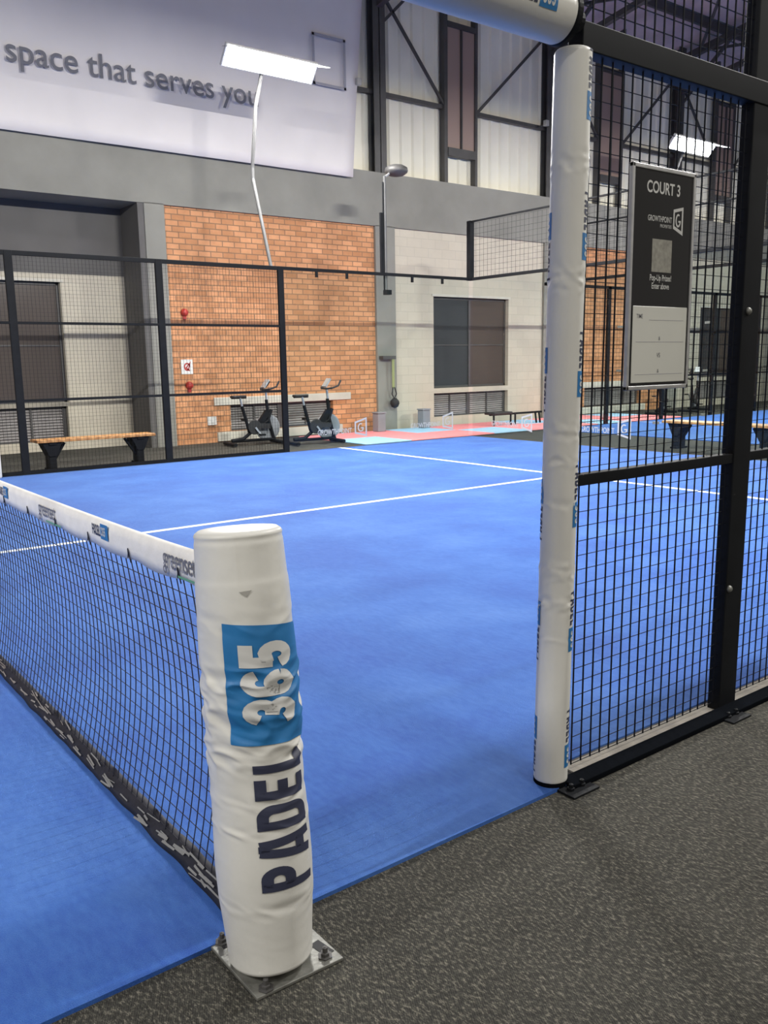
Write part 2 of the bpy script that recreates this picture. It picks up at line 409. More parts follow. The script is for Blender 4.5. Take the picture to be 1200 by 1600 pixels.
# steel: columns, girt, mullions, braces
ti = 3
for k in range(-2, 7):
    X = 9.85+5.03*k-5.03
    m_ = MB(); m_.box(X-.15, X+.15, YW-.0, YW+.02, 5.19, 10); m_.box(X-.15, X+.15, YW+.18, YW+.2, 5.19, 10); m_.box(X-.01, X+.01, YW, YW+.2, 5.19, 10)
    tag(build('trim_%d' % ti, m_, M_STEEL), kind='structure'); ti += 1
g = MB(); g.box(-14, 46, YW+.1, YW+.2, 6.70, 6.78); tag(build('trim_%d' % ti, g, M_STEEL), kind='structure'); ti += 1
for k in range(-1, 5):
    dx = 5.03*k; m_ = MB(); m_.box(11.60+dx, 11.69+dx, YW+.05, YW+.2, 5.19, 10); m_.box(12.49+dx, 12.56+dx, YW+.05, YW+.2, 5.19, 10)
    m_.bar((10.05+dx, YW+.1, 8.55), (11.62+dx, YW+.1, 6.78), .05, .05); m_.bar((12.55+dx, YW+.1, 6.72), (14.6+dx, YW+.1, 8.6), .05, .05)
    m_.bar((10.05+dx, YW+.1, 8.1), (11.0+dx, YW+.1, 9.0), .05, .05)
    tag(build('trim_%d' % ti, m_, M_STEEL), kind='structure'); ti += 1
    nw += 1; rt = bpy.data.objects.new('window_%d' % nw, None); C.objects.link(rt); rt.location = (11.69+dx, YW+.06, 5.93); tag(rt, kind='structure')
    f_ = MB(); f_.box(0, .8, -.03, .1, -.17, 0); f_.box(.39, .42, -.02, .08, 0, 2.4); f_.box(0, .8, -.02, .1, 2.4, 2.5); build('window_frame', f_, M_STEEL, rt)
    build('pane', MB().box(0, .8, .03, .06, 0, 2.4), M_BROWNGLASS, rt)
# roof with purlins, rafters, lattice bracing
rf = MB(); SL = math.tan(R(9)); RZ = 9.3
rf.add([(-14, 13.4, RZ), (46, 13.4, RZ), (46, -14, RZ+27.4*SL), (-14, -14, RZ+27.4*SL), (-14, 13.4, RZ+.15), (46, 13.4, RZ+.15), (46, -14, RZ+27.4*SL+.15), (-14, -14, RZ+27.4*SL+.15)],
       [(0, 1, 2, 3), (4, 7, 6, 5), (0, 4, 5, 1), (2, 6, 7, 3), (1, 5, 6, 2), (0, 3, 7, 4)])
tag(build('ceiling', rf, M_ROOF), kind='structure')
pu = MB()
for i in range(18):
    y = 12.8-i*1.5; z = RZ+(13.4-y)*SL-.12; pu.box(-14, 46, y-.04, y+.04, z-.1, z+.12)
tag(build('trim_%d' % ti, pu, M_STEEL), kind='structure'); ti += 1
for k in range(-3, 8):
    X = 9.85+5.03*k; m_ = MB(); A = lambda y, dz: (X, y, RZ+(13.4-y)*SL-dz)
    m_.bar(A(12.6, .3), A(-13, .3), .15, .16); m_.bar(A(12.6, 1.1), A(-13, 1.1), .12, .12)
    for i in range(10):
        y = 12.2-i*2.4; m_.bar(A(y, 1.1), A(y-1.2, .3), .07, .07); m_.bar(A(y-1.2, .3), A(y-2.4, 1.1), .07, .07)
    tag(build('trim_%d' % ti, m_, M_STEEL), kind='structure'); ti += 1
m_ = MB()
for k in range(0, 6):
    X = 9.85+5.03*k
    for i in range(3):
        y = 12-i*4.5; z = RZ+(13.4-y)*SL-.3; z2 = RZ+(13.4-y+4.5)*SL-.3
        m_.bar((X, y, z), (X+5.03, y-4.5, z2), .06, .06); m_.bar((X+5.03, y, z), (X, y-4.5, z2), .06, .06)
tag(build('trim_%d' % ti, m_, M_STEEL), kind='structure'); ti += 1
tag(build('wall_right', MB().box(46, 46.2, -14, 13.4, 0, 14), M_PLASTER), kind='structure')

# ================================================================== COURTS
XN = -.37
def rect(mb, x0, x1, y0, y1, z): mb.add([(x0, y0, z), (x1, y0, z), (x1, y1, z), (x0, y1, z)], [(0, 1, 2, 3)])
court = thing('court_turf', 'bright blue artificial turf of the court with the net, white lines across it', 'turf')
tb = MB(); tb.box(-10.7, 10, -.185, 10, 0, .012); tb.box(-1.66, .88, -.305, -.185, 0, .012)
build('turf_surface', tb, M_TURF, court)
for nm, a in (('service_line', (6.905, 6.99, -.18, 10)), ('service_line', (-7.735, -7.65, -.18, 10)), ('centre_line', (-7.7, 7.12, 4.962, 5.04))):
    m_ = MB(); z = .0135 if nm == 'service_line' else .0139; rect(m_, *a, z); build(nm, m_, M_LINE, court, recalc=False)
court2 = thing('court_turf', 'second blue turf court glimpsed beyond the wooden bench through the near mesh', 'turf')
build('turf_surface', MB().box(12.12, 32, 0.0, 10, 0, .012), M_TURF, court2)
m_ = MB(); rect(m_, 15.05, 15.1, 0, 10, .0135); build('service_line', m_, M_LINE, court2, recalc=False)
ks = MB(); ks.box(.93, 3.95, -.275, -.187, 0, .006)
tag(build('concrete_strip', ks, M_CONC), 'narrow bare beige floor strip between turf edge and near fence rail', 'floor strip')

# ---- play mats between far fence and wall
k = 0
def blobs(ix, iy): return noise.noise(Vector((ix*.55, iy*.8, 3.1)))
nm_ = 0; spots = []
for ix in range(9):
    for iy in range(2):
        x0 = 7.6+ix*1.05; y0 = 10.12+iy*1.12; pink = (ix+iy*1) % 3 != 0
        if ix == 0 and iy == 0: pink = False
        spots.append((x0, y0, pink))
colw = {True: 'coral pink', False: 'light blue'}
protos = {}
for i, (x0, y0, pink) in enumerate(spots):
    if pink not in protos:
        mm = MB(); mm.box(0, 1.04, 0, 1.11, 0, .02)
        protos[pink] = o = build('foam_mat', mm, M_PINK if pink else M_SKY, bev=.006)
    else:
        o = protos[pink].copy(); C.objects.link(o)
    o.location = (x0, y0, 0)
    row = 'row against the wall' if y0 > 11 else 'row beside the court glass'
    n_ = int(round((x0-7.6)/1.05))
    tag(o, '%s foam floor mat, %s from the bikes in the %s' % (colw[pink], ['first', 'second', 'third', 'fourth', 'fifth', 'sixth', 'seventh', 'eighth', 'ninth'][n_], row), 'mat', 'foam mats behind the far glass')

# ---- far side fence: posts + mesh
P6, P4, P2, P8, PX = 5.936, 3.913, 1.86, 8.11, 10.0
TOP = 2.94
def post_mb(x, y, z1, wx=.1, wy=.05, z0=.0): return MB().box(x-wx/2, x+wx/2, y-wy/2, y+wy/2, z0, z1)
ff = thing('mesh_fence', 'black wire mesh fence along the far sideline, in front of brick wall and bench', 'fence', (0, 10.04, 0))
def loc0(mb, off):
    mb.v = [(a-off[0], b_-off[1], c-off[2]) for a, b_, c in mb.v]; return mb
O = (0, 10.04, 0)
for x in (P6, P4, P2): build('post', loc0(post_mb(x, 10.04, TOP), O), M_BLACK, ff, bev=.004)
for z, h in ((TOP-.03, .06), (2.02, .035), (1.0, .035), (.03, .06)):
    build('rail', loc0(MB().box(.86, P6, 10.02, 10.06, z-h/2, z+h/2), O), M_BLACK, ff, bev=.003)
for a, b_ in ((.9, P2), (P2, P4), (P4, P6)):
    build('mesh_panel', loc0(mesh_grid(a, b_, .05, TOP-.03, 10.02, wv=.0028, wh=.0016), O), M_WIRE, ff, recalc=False)
# ---- glass side wall and end wall
gs = thing('glass_wall', 'clear glass side wall at far corner, black post at its left edge', 'glass wall', (0, 10.04, 0))
for a, b_ in ((P6+.06, P8-.005), (P8+.005, PX-.04)):
    build('glass_pane', loc0(MB().box(a, b_, 10.03, 10.042, .03, TOP-.03), O), M_GLASS, gs)
build('rail', loc0(MB().box(P6, PX, 10.02, 10.06, TOP-.05, TOP), O), M_BLACK, gs, bev=.003)
build('post', loc0(MB().box(7.93, 7.99, 10.02, 10.06, TOP, 3.92), O), M_BLACK, gs)
build('corner_post', loc0(MB().box(PX-.03, PX+.07, 10.0, 10.1, TOP-.05, 3.95), O), M_BLACK, gs, bev=.004)
for x in (6.6, 7.2, 8.6, 9.3): build('clamp', loc0(MB().box(x-.02, x+.02, 10.0, 10.03, TOP-.14, TOP-.04), O), M_BLACK, gs)
def end_wall(X, label, y0=-.25, y1=10.0, text=True):
    e = thing('glass_wall', label, 'glass wall', (X, 0, 0))
    n = 5; ys = [y0+(y1-y0)*i/n for i in range(n+1)]
    for i in range(n):
        build('glass_pane', MB().box(.03, .042, ys[i]+.006, ys[i+1]-.006, .03, TOP-.03), M_GLASS, e)
    build('rail', MB().box(.0, .06, y0, y1, TOP-.05, TOP), M_BLACK, e, bev=.003)
    build('rail', MB().box(.0, .03, y0, y1, 3.92, 3.95), M_BLACK, e, bev=.003)
    build('mesh_panel', mesh_grid(y0, y1, TOP, 3.9, .02, s=.1, wv=.003, wh=.003, ax='y'), M_WIRE, e, recalc=False)
    build('post', MB().box(.05, .11, y0-.03, y0+.03, 0, 3.95), M_BLACK, e)
    for y in ys[1:-1]:
        for z in (.45, 1.2, 2.0): build('clamp', MB().box(.0, .03, y-.05, y+.05, z-.02, z+.02), M_GALV, e)
    return e
ew = end_wall(10.0, 'clear glass end wall of the court in front of cream block wall')
# white glass decals
M_DECAL = mat('frosted_decal', (.5, .5, .5), .6)
def decal(fn, parent):
    sh = text_shape('GROWTHPOINT', .15, .01, 'RIGHT', .62); mapped('lettering', sh, lambda x, y: fn(x-.06, y), M_DECAL, parent)
    L = MB(); pts = []
    def q(poly): pts.append(poly)
    out = [(0, -.02), (.26, -.09), (.26, .30), (0, .22)]; inn = [(.03, .01), (.23, -.045), (.23, .255), (.03, .19)]
    for i in range(4): q([out[i], out[(i+1) % 4], inn[(i+1) % 4], inn[i]])
    for pl in pts: L.add([fn(*a) for a in pl], [(0, 1, 2, 3)])
    v_, f_ = stroke(arc(.13, .10, .055, .075, 60, 330, 14)+[(.18, .09), (.13, .09)], .024)
    L.add([fn(a, c) for a, c in v_], f_)
    build('logo', L, M_DECAL, parent, recalc=False)
decal(lambda x, y: (7.30+x, 10.026-10.04, .24+y*.85), gs)
decal(lambda x, y: (9.30+x, 10.026-10.04, .24+y*.85), gs)
decal(lambda x, y: (-.004+.03, 8.72-x, .24+y*.85), ew)
decal(lambda x, y: (-.004+.03, 6.62-x, .24+y*.85), ew)
ew2 = end_wall(12.05, 'clear glass end wall of the second court beyond the wooden bench', 1.0)
e2 = thing('mesh_fence', 'dark mesh side fence of the second court, far right beyond the sign', 'fence', (12.05, 10.04, 0))
for z in (TOP-.03, ): build('rail', MB().box(0, 16, -.02, .03, z-.03, z+.03), M_BLACK, e2)
build('rail', MB().box(4, 16, -.02, .03, 1.98, 2.02), M_BLACK, e2); build('rail', MB().box(4, 16, -.02, .03, .98, 1.02), M_BLACK, e2)
for i in range(1, 9): build('post', MB().box(i*2-.05, i*2+.05, -.02, .03, 0, TOP), M_BLACK, e2)
build('mesh_panel', mesh_grid(.1, 16, .05, TOP-.03, 0, s=.1, wv=.0035, wh=.003), M_WIRE, e2, recalc=False)

# ---- near fence (beside the camera)
YF = -.25; O2 = (.86, YF, 0)
nf = thing('mesh_fence', 'black welded mesh fence with wide bolted post and court sign hung on it', 'fence', O2)
XP = 1.865
build('post', loc0(MB().box(XP-.06, XP+.06, YF-.025, YF+.03, .0, 4.0), O2), M_BLACK, nf, bev=.004)
build('post', loc0(MB().box(3.9-.05, 3.9+.05, YF-.025, YF+.03, .0, 4.0), O2), M_BLACK, nf, bev=.004)
build('gate_post', loc0(MB().tube([(.825, YF, .0), (.825, YF, 2.36)], .038, 16), O2), M_BLACK, nf, smooth=False)
build('rail', loc0(MB().box(.83, 3.9, YF-.09, YF-.022, .001, .022), O2), M_MATTE, nf, bev=.003)
build('rail', loc0(MB().box(.85, 3.9, YF-.02, YF+.02, 1.031, 1.069), O2), M_BLACK, nf, bev=.003)
build('rail', loc0(MB().box(.84, 3.9, YF-.03, YF+.03, 2.362, 2.445), O2), M_BLACK, nf, bev=.004)
for a, b_ in ((.912, XP-.03), (XP+.03, 3.9)):
    build('mesh_panel', loc0(mesh_grid(a, b_, .04, 2.39, YF-.004, wv=.0042, wh=.0022), O2), M_WIRE, nf, recalc=False)
    build('mesh_panel', loc0(mesh_grid(a-.05, b_, 2.40, 3.95, YF-.004, wv=.0045, wh=.0028), O2), M_WIRE, nf, recalc=False)
for x, z in ((XP-.025, 1.615), (XP-.055+.012, .522)):
    bl = MB().lathe([(.0001, -.014), (.009, -.012), (.014, -.006), (.0145, 0)], 16, (x, YF-.026, z), 'Y')
    build('bolt', loc0(bl, O2), M_GALV, nf, smooth=True)
for x in (.845, 1.80):
    fp = MB().box(x-.06, x+.07, YF-.13, YF-.02, 0, .008); o = build('foot_plate', loc0(fp, O2), M_BLACK, nf, bev=.002)
    for dx in (-.025, .03):
        bt = MB().lathe([(.013, 0), (.013, .008), (.008, .009), (.008, .02), (.0001, .022)], 8, (x+dx, YF-.085, .008)); bo = build('anchor_bolt', loc0(bt, O2), M_BLACK, o)

build('foot_collar', loc0(MB().lathe([(.052, .0), (.058, .004), (.058, .026), (.05, .03)], 28, (.811, YF, .0)), O2), M_MATTE, nf)
for ch in nf.children:            # the fence leans slightly towards the court end
    for o_ in (ch, *ch.children):
        for v in o_.data.vertices: v.co.x += .0098*v.co.z
# ---- padding on gate post (own surface function)
def pad_factory(c0, c1, r_, wr, base_az, h0, h1, seed, rf=None):
    c0 = Vector(c0); c1 = Vector(c1); ax = (c1-c0); L = ax.length; ax.normalize()
    az = Vector((math.cos(base_az), math.sin(base_az), 0)) if abs(ax.z) > .5 else Vector((0, math.cos(base_az), math.sin(base_az)))
    e1 = (az-ax*az.dot(ax)).normalized(); e2_ = ax.cross(e1)
    def f(th, h, lift=0.):
        a = wr(h)
        n_ = 0
        if a > 0:
            p_ = Vector((math.cos(th)*1.4+seed, math.sin(th)*1.4, h*30+1.0*math.sin(th+seed)+.4*math.sin(2*th)))
            q_ = noise.noise(p_); n_ = a*(math.sqrt(q_*q_+.004)*-1.6+.4+.35*noise.noise(p_*1.8))
        rr_ = (rf(h) if rf else r_)+n_+lift+.0012*noise.noise(Vector((th*1.2, h*5, seed)))
        return c0+ax*h+(e1*math.cos(th)+e2_*math.sin(th))*rr_
    return f, L
def pad_mesh(f, L, nth, nh, dome=True):
    mb = MB(); vs = []; hs = [L*i/nh for i in range(nh+1)]
    rings = []
    for h in hs: rings.append([f(2*PI*j/nth, h) for j in range(nth)])
    def cap(h, sgn):
        ring = rings[0] if sgn < 0 else rings[-1]; c = sum(ring, Vector())/nth; out = []
        axd = (rings[-1][0]-rings[0][0]).normalized()
        for s_, dz in ((.97, .006), (.9, .011), (.6, .013), (.25, .012), (.01, .012)):
            out.append([c+(v-c)*s_+axd*dz*sgn for v in ring])
        return out
    rings = cap(0, -1)[::-1]+rings+cap(L, 1)
    for rg in rings: vs += rg
    fs = [(i*nth+j, i*nth+(j+1) % nth, (i+1)*nth+(j+1) % nth, (i+1)*nth+j) for i in range(len(rings)-1) for j in range(nth)]
    mb.add(vs, fs); return mb
def gw(h, c, s_): return math.exp(-((h-c)/s_)**2)
gp = thing('post_padding', 'tall white vinyl padding wrapped around the gate post, wrinkled', 'padding', (.825, YF, 0))
azc = math.atan2(-1.88, -2.14)
wr2 = lambda h: .0065*(gw(h, 1.66, .035)+gw(h, 1.19, .03)+gw(h, 1.09, .02)*.8+gw(h, .73, .03)+gw(h, .62, .03)+gw(h, .95, .02)*.6+gw(h, .5, .012)*.5+gw(h, 2.0, .04)*.6)
f2, L2 = pad_factory((-.014, 0, .03), (.03, 0, 2.352), .0575, wr2, azc, 0, 0, 4.2)
build('padding', pad_mesh(f2, L2, 64, 420), M_VINYL, gp, smooth=True)
def strip_print(f, zc, th0, parent, h=.055, up=True, rr_=.0575):
    sgn = 1 if up else -1
    v_, f_, wdt = glyphs('PADEL', h, .62, .12)
    mp = lambda x, y: f(th0+sgn*(-(y-h/2))/rr_*1., zc+sgn*(x), .0009)
    mapped('lettering', (v_, f_), mp, M_NAVY, parent, .012)
    x0 = wdt+.008; v3, f3, w3 = glyphs('365', h*.8, .66, .12)
    mapped('number_panel', rect_shape(x0, x0+w3+.022, -.006, h+.006), mp, M_BLUEP, parent, .012)
    mapped('lettering', ([(a+x0+.011, c+h*.1) for a, c in v3], f3), lambda x, y: f(th0+sgn*(-(y-h/2))/rr_, zc+sgn*x, .0016), M_SIGNTXT, parent, .012, 'white figures on blue')
for zc in (2.33, 1.92, 1.50, 1.08, .66, .25):
    strip_print(f2, zc-.0, R(84), gp, up=False)
for zc in (1.66, 1.25, .83, .42, .02):
    strip_print(f2, zc+.0, R(-92), gp, up=True)
# ---- padded beam over the gate
bp = thing('beam_padding', 'white cylindrical padding on the beam above the court gate, black end cap', 'padding', (-.4, YF-.02, 2.437))
wr3 = lambda h: .0005
f3_, L3 = pad_factory((-1.3, 0, 0), (1.158, 0, 0), .078, wr3, PI, 0, 0, 7.7)
build('padding', pad_mesh(f3_, L3, 64, 140), M_VINYL, bp, smooth=True)
build('end_cap', MB().lathe([(.03, 0), (.078, .0), (.0805, .006), (.0805, .022), (.07, .03), (.04, .034)], 48, (1.159, 0, 0), 'X'), M_BLACK, bp, smooth=False)
build('beam_pole', MB().tube([(-2.0, 0, 0), (1.25, 0, 0)], .03, 16), M_BLACK, bp)
def beam_print(x0):
    h = .046
    # angle: 0 faces the walkway; positive turns upward
    v_, f_, wdt = glyphs('PADEL', h, .62, .12)
    mp = lambda x, y, l=.0009: f3_(-(R(-18)+y/.078), 1.3+x0+x, l)
    mapped('lettering', (v_, f_), mp, M_NAVY, bp, .012)
    xx = wdt+.008; v3, f3, w3 = glyphs('365', h*.8, .66, .12)
    mapped('number_panel', rect_shape(xx, xx+w3+.022, -.006, h+.006), mp, M_BLUEP, bp, .012)
    mapped('lettering', ([(a+xx+.011, c+h*.1) for a, c in v3], f3), lambda x, y: mp(x, y, .0016), M_SIGNTXT, bp, .012, 'white figures on blue')
for x0 in (-.72, -.18, .36, .90): beam_print(x0)

# ================================================================== NET
TOPZ = lambda y: .955+.00018*0+ .022*math.exp(-max(0, y+.3)*2.2)+.0*y
net = thing('court_net', 'black knotted net stretched across blue court with white printed top band', 'net', (XN, 0, 0))
def band_bot(y): return TOPZ(y)-.088-.010*abs(math.sin((y+.02)*PI/.36))*1.0
bd = MB(); ys = [-.33+i*.03 for i in range(int(10.6/.03)+1)]
vs = []
for y in ys:
    zt, zb = TOPZ(y), band_bot(y); w1 = .004*noise.noise(Vector((y*7, 0, 0)))
    vs += [(-.013+w1, y, zb), (-.017+w1*.7, y, (zb*2+zt)/3), (-.017+w1*.3, y, (zb+2*zt)/3), (-.012, y, zt-.008), (0, y, zt), (.012, y, zt-.008), (.014, y, (zt+zb)/2), (.011, y, zb)]
k = 8; fs = [(i*k+j, i*k+(j+1) % k, (i+1)*k+(j+1) % k, (i+1)*k+j) for i in range(len(ys)-1) for j in range(k)]
bd.add(vs, fs+[tuple(range(k)), tuple(range((len(ys)-1)*k, len(ys)*k))])
band = build('top_band', bd, M_TAPE, net, smooth=True)
def bmap(y0): return lambda x, y: (-.0205+.002*0, y0-x, TOPZ(y0-x)-.066+y)
G_ = text_shape('greenset', .085, .004, 'LEFT', .75, .95)
for yc in (.115, 1.30, 2.5): mapped('lettering', ([(a, b_) for a, b_ in G_[0]], G_[1]), bmap(yc), M_GREYTXT, band)
for yc in (.115, 1.30, 2.5): mapped('underline', rect_shape(.09, .27, -.018, -.012), bmap(yc), mat('green_print', (.12, .35, .22), .6), band, .03)
for yc in (.69, 1.89, 3.1):
    v_, f_, wd = glyphs('PADEL', .036, .62, .12); mapped('lettering', ([(a, b_+.012) for a, b_ in v_], f_), bmap(yc), M_NAVY, band)
    mapped('number_panel', rect_shape(wd+.005, wd+.07, .006, .056), bmap(yc), M_BLUEP, band, .03)
    v3, f3, w3 = glyphs('365', .03, .62, .12); mp_ = bmap(yc)
    mapped('lettering', ([(a+wd+.011, b_+.016) for a, b_ in v3], f3), lambda x, y: tuple(Vector(mp_(x, y))+Vector((-.0006, 0, 0))), M_SIGNTXT, band, label='white figures on blue')
# knots / ties under the band
for i in range(28):
    y = .02+i*.36; tk = MB(); tk.tube([(-.02, y, TOPZ(y)-.085), (-.022, y-.006, TOPZ(y)-.055), (-.016, y-.01, TOPZ(y)-.1)], .002, 5)
    build('lacing', tk, M_NETCORD, net, recalc=False)
# net cords: gentle sag and drift
def cord_pt(y, s_):  # s_ 0 at the top, 1 at the bottom
    zt = TOPZ(y)-.08; zb = .035
    bell = math.sin(PI*min(1, max(0, s_)))
    x = .01+.035*bell*(.6+.4*math.sin(y*.7))-.03*s_*s_
    yy = y-.030*math.sin(s_*2.4)*0-.05*bell*math.exp(-abs(y)*.6)+.008*math.sin(y*9+s_*4)
    z = zt+(zb-zt)*s_+.006*math.sin(y*2.6+s_*3)*bell
    return (x, yy, z)
nm = MB(); sp = .0445; ny = int(10.5/sp); nz = 20
for i in range(ny):
    y = -.30+i*sp; nm.tube([cord_pt(y, q/13) for q in range(14)], .0019, 4, cap=False)
for q in range(nz):
    s_ = (q+.5)/nz; nm.tube([cord_pt(-.33+i*.09, s_) for i in range(117)], .0016, 4, cap=False)
build('net_mesh', nm, M_NETCORD, net, recalc=False, smooth=True)
hm = MB(); ys = [-.33+i*.012 for i in range(860)]; vs = []
for y in ys:
    a = noise.noise(Vector((y*6, 1, 0)))*.010; b2 = noise.noise(Vector((y*14, 5, 0)))*.008
    vs += [(-.045+a, y, .014), (-.040+a+b2, y, .030+abs(b2)), (-.018+b2, y, .052+a), (-.004+a, y, .066+b2), (.012, y, .045), (.02, y, .014)]
k = 6; fs = [(i*k+j, i*k+(j+1) % k, (i+1)*k+(j+1) % k, (i+1)*k+j) for i in range(len(ys)-1) for j in range(k)]
hm.add(vs, fs+[tuple(range(k)), tuple(range((len(ys)-1)*k, len(ys)*k))])
build('bottom_hem', hm, M_NETCORD, net, smooth=True)
fm = MB(); rnd = random.Random(3)  # glints of the wrap along the hem, shaped as pale strips
for i in range(80):
    y = -.2+rnd.random()**1.4*2.8; L_ = .03+rnd.random()*.08; w_ = .0008+rnd.random()*.0017; x = -.046+rnd.random()**1.6*.028; z = .030+(x+.048)*1.05+rnd.random()*.006
    s2 = (rnd.random()-.5)*.5
    fm.add([(x-w_, y, z-w_), (x+w_, y, z+w_), (x+w_+L_*s2*.4, y+L_, z+w_+L_*s2*.3), (x-w_+L_*s2*.4, y+L_, z-w_+L_*s2*.3)], [(0, 1, 2, 3)])
fs_ = build('film_glints', fm, mat('pale_film_glint', (.24, .24, .235), .22), net, recalc=False); tag(fs_, 'torn shiny wrap along the bottom hem, its glints made as pale strips', kind='stuff')

# ---- net post
C0 = Vector((-.403, -.438, .035)); C1 = Vector((-.389, -.338, 1.058))
np_ = thing('net_post', 'thick white padded net post in the foreground with upright PADEL 365 lettering', 'post', (-.403, -.438, 0))
vd = Vector((.478, .879)); az1 = math.atan2(-vd.y, -vd.x)
def rprof(h):
    return .108+.0075*math.sin(min(1, h/1.0)*PI)-.006*gw(h, 0, .10)+.004*gw(h, .22, .09)-.003*gw(h, .45, .1)-.002*gw(h, 1.02, .08)-.0018*(1/(1+math.exp(-(h-.925)*260)))-.002*gw(h, 1.02, .008)
wr1 = lambda h: .0105*(gw(h, .62, .06)+.75*gw(h, .70, .04)+.8*gw(h, .52, .035)+.55*gw(h, .415, .018)+.6*gw(h, .345, .012)+.35*gw(h, .16, .02)+.2*gw(h, .83, .03))+.0004
f1, L1 = pad_factory(C0-Vector((-.403, -.438, 0)), C1-Vector((-.403, -.438, 0)), .106, wr1, az1, 0, 0, 1.3, rprof)
pad = build('padding', pad_mesh(f1, L1, 150, 420), M_VINYL, np_, smooth=True)
RP = .106
H = .128   # letter height around the post
mp = lambda x, y, l=.0022: f1(R(66)-y/RP, x-(.03+.12*x)*(.10-y), l)
def upx(h): return h
v_, f_, wdt = glyphs('PADEL', H, .70, .11)
ZP = .205
sc_ = (.535-ZP)/wdt
mapped('lettering', ([(ZP+a*sc_, b_) for a, b_ in v_], f_), mp, M_NAVY, np_, .003, 'dark navy lettering PADEL reading upward')
mapped('number_panel', rect_shape(.552, .828, -.03, RP*R(92)), mp, M_BLUEP, np_, .0028, 'blue printed square')
v3, f3, w3 = glyphs('365', .118, .80, .09, .25); s3 = (.790-.60)/w3
mapped('lettering', ([(.60+a*s3, b_+.004) for a, b_ in v3], f3), lambda x, y: mp(x, y+.014, .0036), M_SIGNTXT, np_, .003, 'white figures 365 on the blue square')
# fold flap near the top
fp_ = MB(); fp_.add([f1(R(-3), .906, .0018), f1(R(12), .908, .0018), f1(R(5), .893, .0016)], [(0, 1, 2)]); build('fold', fp_, mat('dull_white_fold', (.35, .34, .31), .6), np_, recalc=False)
# steel foot
pl = MB(); zz = .010
P_ = [(-.500, -.275), (-.497, -.535), (-.262, -.545), (-.262, -.30)]
P_ = [(a+.403, b_+.438) for a, b_ in P_]
pl.add([(a, b_, z) for z in (.001, zz) for a, b_ in P_], [(3, 2, 1, 0), (4, 5, 6, 7), (0, 1, 5, 4), (1, 2, 6, 5), (2, 3, 7, 6), (3, 0, 4, 7)])
bpl = build('base_plate', pl, M_GALV, np_, bev=.002)
for x, y in ((-.066, .132), (-.062, -.082), (.108, -.075), (.115, .09)):
    b_ = MB(); b_.lathe([(.019, 0), (.019, .003), (.0115, .0035), (.0115, .011), (.007, .012), (.007, .024), (.0001, .026)], 6, (x, y, zz)); build('bolt', b_, M_STEEL, bpl)
for x, y, rz in ((.118, -.045, .15), (-.062, .135, 0)):
    s_ = MB(); ca, sa = math.cos(rz), math.sin(rz)
    s_.box(-.014, .014, -.03, .03, 0, .0008); s_.v = [(x+a*ca-b2*sa, y+a*sa+b2*ca, zz+c) for a, b2, c in s_.v]; build('slot', s_, M_RUBBER, bpl)
gu = MB(); gu.box(.095, .10, -.02, .04, zz, .05); build('gusset', gu, M_GALV, bpl)
build('post_tube', MB().tube([(0, 0, .004), (0, .01, .06)], .045, 20), M_STEEL, np_)

# ================================================================== COURT SIGN
YS = -.288
sg = thing('court_sign', 'tall framed black court sign with white writing panel, hung on near mesh', 'sign', (1.28, YS, 1.70))
def S(x0, x1, y0, y1, z0, z1): return MB().box(x0-1.29, x1-1.29, y0, y1, z0-1.70, z1-1.70)
x0, x1, z0, z1 = 1.112, 1.462, 1.338, 2.068
fr_ = MB()
for a in ((x0, x0+.012, z0, z1), (x1-.012, x1, z0, z1), (x0, x1, z0, z0+.014), (x0, x1, z1-.014, z1)): fr_.box(a[0]-1.29, a[1]-1.29, -.008, .008, a[2]-1.7, a[3]-1.7)
build('frame', fr_, M_ALU, sg, bev=.002)
build('board', S(x0+.008, x1-.008, -.003, .006, z0+.01, z1-.01), M_SIGNBLK, sg)
wbp = build('writing_panel', S(1.137, 1.441, -.0065, -.003, 1.362, 1.617), M_WHITEBD, sg, bev=.002)
def stext(s_, x, z, size, m, sx=.8, bold=.01, align='CENTER', parent=sg, dy=-.0036):
    mapped('lettering', text_shape(s_, size, bold, align, sx), lambda a, b_: (x+a-1.29, dy, z+b_-1.70), m, parent)
stext('COURT 3', 1.285, 1.985, .052, M_SIGNTXT, .85, .022)
stext('GROWTHPOINT', 1.335, 1.895, .026, M_SIGNTXT, .68, .01, 'RIGHT')
stext('PROPERTIES', 1.335, 1.877, .015, M_SIGNTXT, .8, .0, 'RIGHT')
stext('Pop-Up Prizes!', 1.284, 1.703, .028, M_SIGNTXT, .72, .016); stext('Enter above', 1.284, 1.676, .028, M_SIGNTXT, .72, .016)
lg = MB(); out = [(1.343, 1.878), (1.399, 1.858), (1.399, 1.952), (1.343, 1.940)]; inn = [(1.350, 1.887), (1.391, 1.872), (1.391, 1.940), (1.350, 1.931)]
for i in range(4): lg.add([(a-1.29, -.0036, c-1.70) for a, c in (out[i], out[(i+1) % 4], inn[(i+1) % 4], inn[i])], [(0, 1, 2, 3)])
v_, f_ = stroke(arc(1.371, 1.906, .012, .019, 60, 330, 14)+[(1.383, 1.903), (1.372, 1.903)], .006)
lg.add([(a-1.29, -.0036, c-1.70) for a, c in v_], f_); build('logo', lg, M_SIGNTXT, sg, recalc=False)
build('blank_panel', S(1.231, 1.340, -.0042, -.003, 1.731, 1.838), M_CODE, sg)
for s_, x, z, sz in (('TIME', 1.155, 1.577, .020), ('VS', 1.283, 1.447, .022), ('&', 1.285, 1.505, .018), ('&', 1.283, 1.395, .018)):
    stext(s_, x, z, sz, M_GREYTXT, .8, .005, 'LEFT' if s_ == 'TIME' else 'CENTER', wbp, -.0071)
ln = MB()
